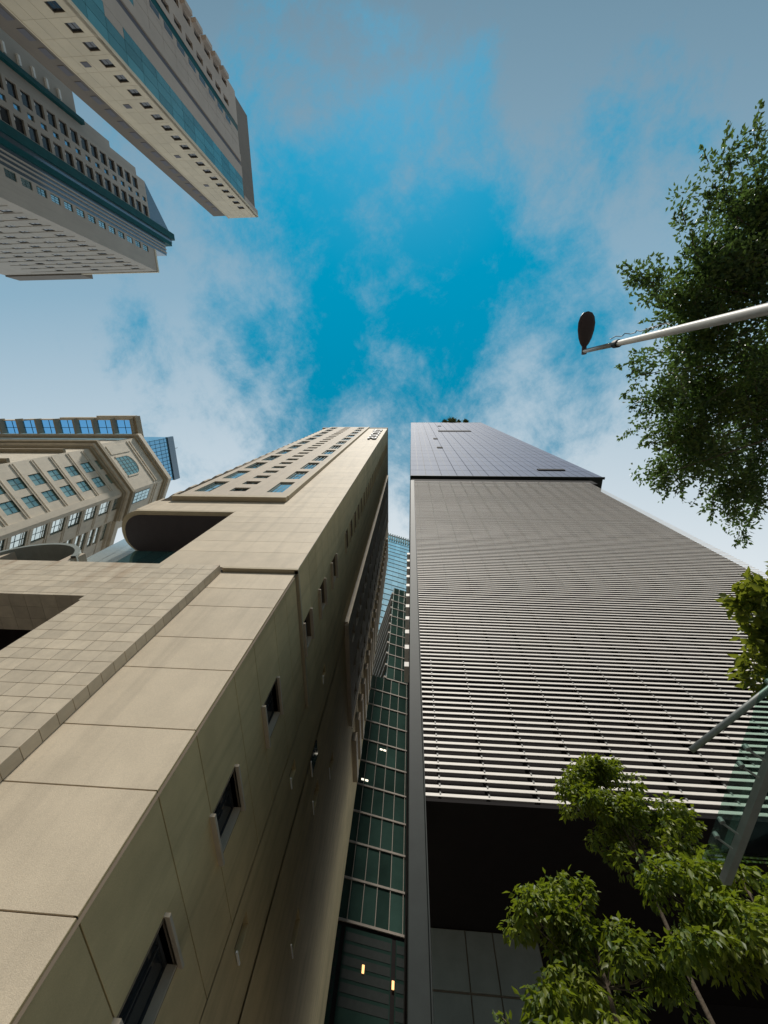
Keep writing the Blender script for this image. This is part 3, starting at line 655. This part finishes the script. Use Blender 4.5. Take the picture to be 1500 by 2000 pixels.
ring('cornice', H1 - 1.6, H1 - 1.0, .45, 'limestone_dark'); ring('cornice', H1 - .99, H1 - .4, .9, 'limestone'); ring('cornice', H1 - .39, H1 + .25, 1.4, 'limestone_dark')
fr = C + U2 * 6.2
for z0, z1, o_ in ((H1 - 1.6, H1 - 1, .4), (H1 - .99, H1 + .2, 1.0)): slab('cornice', F3, 0, 22, z0, z1, -.3, o_, 'limestone', OB)
# upper storeys, set back
C2 = Vector((-63.5, 21.5, 0)); E2 = C2 - U1 * 12.0; V1 = Face(tuple(E2), U1); V2 = Face(tuple(C2), U2)
mb = MB(); V1.wall(mb, 0, 12, H1 - 3, 96, [], d=0); V2.wall(mb, 0, 10, H1 - 3, 96, [], d=0); Face((E2.x - 40, E2.y, 0), (1, 0)).wall(mb, 0, 40, H1 - 3, 96, []); mb.build('upper_wall', 'limestone', OB)
ring('upper_cornice', 94.4, 95.2, .4, 'limestone_dark', C2, 12.0, 9.5, 40); ring('upper_cornice', 95.21, 96.4, .9, 'limestone', C2, 12.0, 9.5, 40)
# arched window on the upper wall
ua, ub_ = s_of_r(V1, -4.7), s_of_r(V1, -3.55); uc = (ua + ub_) / 2; rr = (ub_ - ua) / 2; zb = 84.5; zt = 87.6
def archp(r, d, n=14): return [V1.p(uc - r, zb, d)] + [V1.p(uc - r * math.cos(math.pi * k / n), zt + r * .75 * math.sin(math.pi * k / n), d) for k in range(n + 1)] + [V1.p(uc + r, zb, d)]
mb = MB(); a_, b_ = archp(rr + .35, .12), archp(rr, .12); a0, b0 = archp(rr + .35, -.01), archp(rr, -.01); n = len(a_)
mb.add(a_ + b_ + a0 + b0, [(i, i + 1, n + i + 1, n + i) for i in range(n - 1)] + [(i + 1, i, 2 * n + i, 2 * n + i + 1) for i in range(n - 1)] + [(n + i, n + i + 1, 3 * n + i + 1, 3 * n + i) for i in range(n - 1)])
aw = mb.build('arched_window', 'limestone', OB)
mb = MB(); g_ = archp(rr, .03); mb.add(g_, [tuple(range(len(g_)))]); mb.build('pane', 'mint_glass', aw)
mb = MB()
for t in (-.6, -.2, .2, .6): V1.box(mb, uc + t * rr - .06, uc + t * rr + .06, zb, zt + rr * .75 * math.sqrt(1 - t * t), .031, .08)
for z in (85.6, 86.7, 87.8, 88.8):
    hw = rr if z < zt else rr * math.sqrt(max(0, 1 - ((z - zt) / (rr * .75)) ** 2)); V1.box(mb, uc - hw, uc + hw, z - .06, z + .06, .031, .075)
mb.build('muntin', 'teal_frame', aw)
ul, uh = s_of_r(V2, -2.85), s_of_r(V2, -2.60)
window(V2, ul, uh, 84.0, 89.5, .02, OB, 'teal_frame', 'sky_glass', 3, 4, .12)
for z in (91.0, 91.9, 83.0): slab('string_course', V1, .5, 11.6, z, z + .25, 0, .18, 'limestone', OB); slab('string_course', V2, .5, 9.2, z, z + .25, 0, .18, 'limestone', OB)
slab('plaque', V1, .8, 3.0, 84, 90, 0, .12, 'limestone', OB)
# glazed eaves with brackets
mb = MB()
ex1 = -70.0
for i in range(9):
    x = ex1 - 5.1 * i
    yb = 6.1 + .35 * (i // 2) * .5
    MB().box(x - .45, x, 6.3, 10.8, 95.6, 97.4).build('eave_bracket', 'limestone_dark', OB)
    if i < 8:
        MB().box(x - 5.1 + .05, x - .5, 6.7, 10.4, 97.0, 97.15).build('eave_glass', 'skylight_glass', OB)
        mb = MB(); mb.box(x - 5.1 + .05, x - .5, 8.5, 8.62, 96.9, 97.0); mb.box(x - 2.9, x - 2.78, 6.7, 10.4, 96.9, 97.0); mb.build('eave_bar', 'teal_frame', OB)
for i in range(5): MB().box(ex1 - 10.0 * (i + 1) + (0 if i else 0), ex1 - 10.0 * i - .01, 5.6 + .42 * i, 6.68, 96.9 - .02 * i, 98.2 + .5 * i).build('eave_fascia', 'limestone', OB)
MB().box(ex1 - 44, ex1 + .4, 10.41, 12, 96.41, 97.6).build('eave_beam', 'limestone', OB); MB().box(ex1 + .01, ex1 + .6, 5.7, 12, 96.5, 98.4).build('eave_end', 'limestone_dark', OB)
BG = thing('blue_glass_tower', 'blue glass tower top showing just behind the ornate stone building', 'building', (-110, 26, GROUND))
BX = Face((-101, 0, 0), (0, 1)); mb = MB(); mb.box(-125, -101.1, 18, 35.7, GROUND, 160); mb.build('body', 'blue_glass', BG)
for i in range(12): slab('mullion', BX, 18.2 + 1.48 * i, 18.34 + 1.48 * i, 60, 157, -.09, .18, 'teal_frame', BG)
for i in range(26):
    slab('glass_panel', BX, 18.0, 35.7, 80 + 3 * i, 82.7 + 3 * i, -.09, .04, 'blue_glass', BG)
slab('parapet', BX, 17.8, 35.9, 157, 161, -.5, .5, 'slate_glass', BG); slab('antenna', BX, 23, 23.2, 161, 164, -.4, -.2, 'steel', BG)

# ================================================================== street lamp
SL = thing('street_lamp', 'tall pale street lamp post with a dark oval head among the tree tops', 'street lamp', (3.97, -.86, GROUND))
px, py = 3.97, -.86
mb = MB(); mb.tube([(px, py, GROUND), (px, py, 3), (px, py, 8.45)], [.085, .076, .054], 16); mb.build('post', 'pole_paint', SL, True)
mb = MB(); mb.tube([(px, py, 8.4), (px, py, 8.55)], [.075, .075], 14); mb.build('collar', 'dark_steel', SL)
mb = MB(); mb.tube([(px, py, 8.5), (px, py, 9.95)], [.05, .045], 12); mb.build('spigot', 'mullion', SL, True)
mb = MB(); mb.tube([(px, py + .06, 9.95), (px, py - .12, 10.0)], [.055, .05], 10); mb.build('bracket', 'lamp_housing', SL)
mb = MB(); rings = []; n = 20
for j, (t, hw, hh) in enumerate([(0, .05, .03), (.08, .10, .045), (.22, .15, .06), (.42, .185, .075), (.6, .19, .075), (.75, .16, .06), (.85, .10, .04), (.88, .02, .02)]):
    for k in range(n): th_ = 2 * math.pi * k / n; mb.v.append((px + hw * math.cos(th_), py - .10 - t * .85, 10.0 + hh * math.sin(th_) + .06 * t))
for j in range(7):
    for k in range(n): mb.f.append((j * n + k, j * n + (k + 1) % n, (j + 1) * n + (k + 1) % n, (j + 1) * n + k))
mb.f.append(tuple(range(n))); mb.f.append(tuple(range(7 * n, 8 * n))[::-1]); hd = mb.build('lamp_head', 'lamp_housing', SL, True)
mb = MB(); pts = [(px + .02 + .03 * math.sin(i * 1.7), py - .10 - .05 * abs(math.sin(i * 1.1)), 6.9 + i * .13) for i in range(16)]; mb.tube(pts, [.008] * 16, 5); mb.build('cable', 'dark_steel', SL)

# ================================================================== glass canopy and its strut
GC = thing('glass_canopy', 'green tinted glass canopy on a steel beam at the lower right edge', 'canopy', (5, 2, GROUND))
hz = 3.2
MB().box(3.51, 3.59, -3, 5.2, 3.11, 3.18).build('beam', 'steel', GC)
for i in range(4): MB().box(3.31, 6.5, 5.0 - 2.0 * (i + 1) + .01, 5.0 - 2.0 * i - .01, hz, hz + .019).build('glass_pane', 'canopy_glass', GC)
for i in range(4):
    y = 4.6 - 1.0 * i
    for s in (0, .22):
        mb = MB(); mb.tube([(3.36, y - s, 3.19), (3.36, y - s, 3.235)], [.028, .028], 10); mb.tube([(3.36, y - s, 3.18), (3.47, y - s + .05, 3.12)], [.012, .012], 6); mb.build('spider_fitting', 'steel', GC)
mb = MB(); mb.tube([(6.2, 0.5, GROUND), (6.2, 0.5, 3.1)], [.1, .1], 12); mb.build('column', 'steel', GC)
ST = thing('strut_post', 'slanting grey steel tube reaching over the glass canopy', 'post', (8.2, 2.6, GROUND))
mb = MB(); mb.tube([(4.44, 5.37, 5.0), (5.8, 4.6, 5.52), (7.9, 3.4, 6.4), (8.2, 2.6, 6.2)], [.045, .05, .06, .06], 12); mb.build('tube', 'steel', ST, True)
mb = MB(); mb.tube([(8.2, 2.6, GROUND), (8.2, 2.6, 6.3)], [.09, .08], 12); mb.build('post', 'steel', ST, True)

# ================================================================== trees
def leaves(name, parent, m, P, D, Nn, size, kink=.25):
    """P leaf bases, D leaf directions, Nn leaf normals (n x 3); each leaf is a folded pointed blade"""
    n = len(P); S = size * RNG.uniform(.7, 1.25, n)[:, None]
    Wd = np.cross(D, Nn); Wd /= np.linalg.norm(Wd, axis=1)[:, None] + 1e-9; Nn = np.cross(Wd, D)
    a = P; b = P + D * S * .45 + Wd * S * .25 + Nn * S * .06; c = P + D * S - Nn * S * kink * .5; d = P + D * S * .45 - Wd * S * .25 + Nn * S * .06
    V = np.stack([a, b, c, d], 1).reshape(-1, 3); I = np.arange(n)[:, None] * 4
    Fc = np.concatenate([I + [[0, 1, 2]], I + [[0, 2, 3]]], 1).reshape(-1, 3)
    me = bpy.data.meshes.new(name); me.vertices.add(len(V)); me.vertices.foreach_set('co', V.ravel().astype(np.float32))
    me.loops.add(Fc.size); me.loops.foreach_set('vertex_index', Fc.ravel().astype(np.int32)); me.polygons.add(len(Fc))
    me.polygons.foreach_set('loop_start', np.arange(len(Fc), dtype=np.int32) * 3); me.polygons.foreach_set('loop_total', np.full(len(Fc), 3, np.int32))
    me.materials.append(MAT[m]); me.update(calc_edges=True)
    o = link(name, me, parent); o['kind'] = 'stuff'; return o
def unit(v): return v / (np.linalg.norm(v, axis=-1, keepdims=True) + 1e-9)
def clump_leaves(cents, radii, per, droop, flat=.7, shell=.55):
    P = []; D = []; Nn = []
    for c, r in zip(cents, radii):
        k = int(per * r * r); d = unit(RNG.normal(size=(k, 3))); rad = r * (shell + (1 - shell) * RNG.random(k) ** .6)[:, None]
        p = np.array(c) + d * rad * [1, 1, flat]
        dd = unit(d * [1, 1, .4] + RNG.normal(size=(k, 3)) * .55 + [0, 0, -droop]); nn = unit(RNG.normal(size=(k, 3)) * .45 + [0, 0, 1.0] + d * .5)
        P.append(p); D.append(dd); Nn.append(nn)
    return np.concatenate(P), np.concatenate(D), np.concatenate(Nn)
def tree(name, label, base, top, cents, radii, per, droop, size, lm, r0, group=None, flat=.7, shell=.55, bend=.3, sprig=0):
    t = t_ = thing(name, label, 'tree', base, group)
    b, tp = Vector(base), Vector(top); mb = MB()
    pts = [b.lerp(tp, k / 6) + Vector((math.sin(k * 1.3) * bend * .2, math.cos(k * 1.7) * bend * .2, 0)) * (k > 0) for k in range(7)]
    mb.tube(pts, [r0 * (1 - .11 * k) for k in range(7)], 9); mb.build('trunk', 'bark', t, True)
    mb = MB()
    for c, r in list(zip(cents, radii))[::max(1, len(cents) // 26)]:
        c = Vector(c); s = min(pts[2:], key=lambda q: (q - c).length + max(0, q.z - c.z) * 2); md = s.lerp(c, .5) + Vector((0, 0, -.06 * (c - s).length))
        mb.tube([s, md, c], [r0 * .16, r0 * .1, r0 * .04], 5, False)
    mb.build('limbs', 'bark', t)
    P, D, Nn = clump_leaves(cents, radii, per, droop, flat, shell)
    if sprig:
        C0 = np.mean(np.array(cents), 0); tw = MB()
        for _ in range(sprig):
            k = random.randrange(len(cents)); c = np.array(cents[k]); d = unit((c - C0) * [1, 1, .5] + RNG.normal(size=3) * 1.2); ln = radii[k] * random.uniform(.9, 2.0); a = c + d * radii[k] * .4
            e = a + d * ln; tw.tube([a, (a + e) / 2 + RNG.normal(size=3) * .03, e], [.012, .008, .004], 4, False)
            q = int(6 + ln * 22); tt = RNG.random(q)[:, None]; P = np.concatenate([P, a + d * ln * (.25 + .75 * tt) + RNG.normal(size=(q, 3)) * .03]); D = np.concatenate([D, unit(d + RNG.normal(size=(q, 3)) * .8 + [0, 0, -.2])]); Nn = np.concatenate([Nn, unit(RNG.normal(size=(q, 3)) * .5 + [0, 0, 1.0])])
        tw.build('twigs', 'bark', t_)['kind'] = 'stuff'
    leaves('crown', t, lm, P, D, Nn, size); return t
def blob(c, r, n, sub):
    """n clump centres filling an ellipsoid"""
    out_ = []
    while len(out_) < n:
        p = RNG.uniform(-1, 1, 3)
        if np.linalg.norm(p) < 1: out_.append(tuple(np.array(c) + p * r))
    return out_, [sub * random.uniform(.7, 1.25) for _ in out_]
# young trees by the undercroft: tiers of drooping leaves
def dome_tree(label, base, top, tiers, per, lm='leaf_bright', size=.108):
    """tiers: thin umbrella-shaped sprays of foliage (centre, radius along x, sag, clumps, clump radius)"""
    cs, rs = [], []
    for (cx, cy, cz, rx, sag, n, cr) in tiers:
        for _ in range(n):
            t = random.uniform(0, 2 * math.pi); q = random.random() ** .55
            cs.append((cx + rx * q * math.cos(t), cy + rx * .7 * q * math.sin(t), cz - sag * q * q + random.uniform(-.06, .06))); rs.append(cr * random.uniform(.65, 1.25))
    return tree('young_tree', label, base, top, cs, rs, per, .75, size, lm, .06, 'young trees by the undercroft', .55, .3, sprig=16)
dome_tree('bright green leafy tree topping the others against the louvres', (4.4, 8.4, GROUND), (4.35, 8.4, 6.8),
          [(4.4, 8.3, 7.2, .38, .3, 14, .2), (4.15, 8.2, 6.95, .75, .5, 36, .25), (3.75, 8.1, 6.35, .6, .5, 24, .22), (4.85, 8.1, 6.3, .75, .7, 28, .22), (4.3, 8.0, 5.95, .8, .6, 20, .2), (5.2, 8.2, 5.5, .45, .5, 12, .18), (3.9, 8.1, 5.3, .3, .5, 6, .16)], 1500)
dome_tree('leafy tree lowest and farthest left of the three by the undercroft', (2.6, 7.2, GROUND), (2.55, 7.2, 4.0),
          [(2.35, 7.1, 4.15, .38, .25, 14, .2), (1.95, 7.0, 3.85, .5, .45, 22, .22), (2.75, 7.2, 3.65, .75, .6, 30, .23), (1.95, 6.9, 3.05, .6, .7, 24, .22)], 1500)
dome_tree('broad leafy tree in the lower right corner under the canopy edge', (4.7, 6.6, GROUND), (4.65, 6.6, 4.0),
          [(3.75, 6.4, 4.05, .45, .3, 18, .2), (4.35, 6.5, 4.15, .5, .3, 18, .2), (5.3, 6.5, 3.95, .8, .4, 34, .22), (3.9, 6.3, 3.5, .75, .6, 30, .22), (5.2, 6.3, 3.25, .9, .7, 34, .22), (5.9, 6.4, 3.7, .8, .5, 30, .22), (5.9, 6.2, 2.9, .9, .6, 26, .22)], 1500)
# big street tree overhead on the right
cs, rs = [], []
for c, r, n, sub in [((10.8, -2.4, 13.6), (2.9, 3.2, 2.0), 120, .66), ((10.4, 1.0, 13.3), (2.5, 2.6, 1.6), 90, .62), ((8.6, -2.2, 13.3), (.9, 2.2, .8), 30, .5), ((8.9, 1.0, 13.2), (.9, 1.5, .8), 24, .46), ((9.8, -4.4, 13.6), (1.3, 1.2, .8), 22, .46), ((7.5, -2.9, 13.3), (1.4, 1.0, .6), 24, .34), ((9.3, -5.3, 13.6), (1.7, 1.2, .8), 26, .38),
                     ((8.6, 2.3, 13.0), (1.2, 1.1, .6), 22, .34), ((11.3, 3.5, 13.2), (1.5, 1.1, .8), 26, .38), ((8.0, -.6, 13.2), (1.1, 1.4, .7), 30, .38), ((7.6, .9, 13.1), (.6, .8, .4), 9, .28), ((8.6, -4.6, 13.4), (1.4, .8, .4), 14, .28)]:
    a, b = blob(c, r, n, sub); cs += a; rs += b
tree('street_tree', 'big dark street tree hanging over the right edge behind the lamp post', (15.5, -1.5, GROUND), (14.2, -1.2, 13.0), cs, rs, 430, .25, .14, 'leaf_ficus', .28, flat=.85, shell=.1, bend=.8, sprig=420)
cs, rs = [], []
for c, r, n, sub in [((5.85, 3.2, 6.0), (.45, .45, .3), 16, .24), ((6.2, 4.2, 6.0), (.3, .8, .3), 18, .24), ((6.5, 3.4, 6.2), (.6, .9, .4), 20, .26)]:
    a, b = blob(c, r, n, sub); cs += a; rs += b
tree('sapling', 'sapling with larger yellow green leaves at the right edge above the canopy', (7.2, 3.8, GROUND), (6.9, 3.7, 6.1), cs, rs, 420, .1, .22, 'leaf_young', .06, flat=.9, shell=.3)
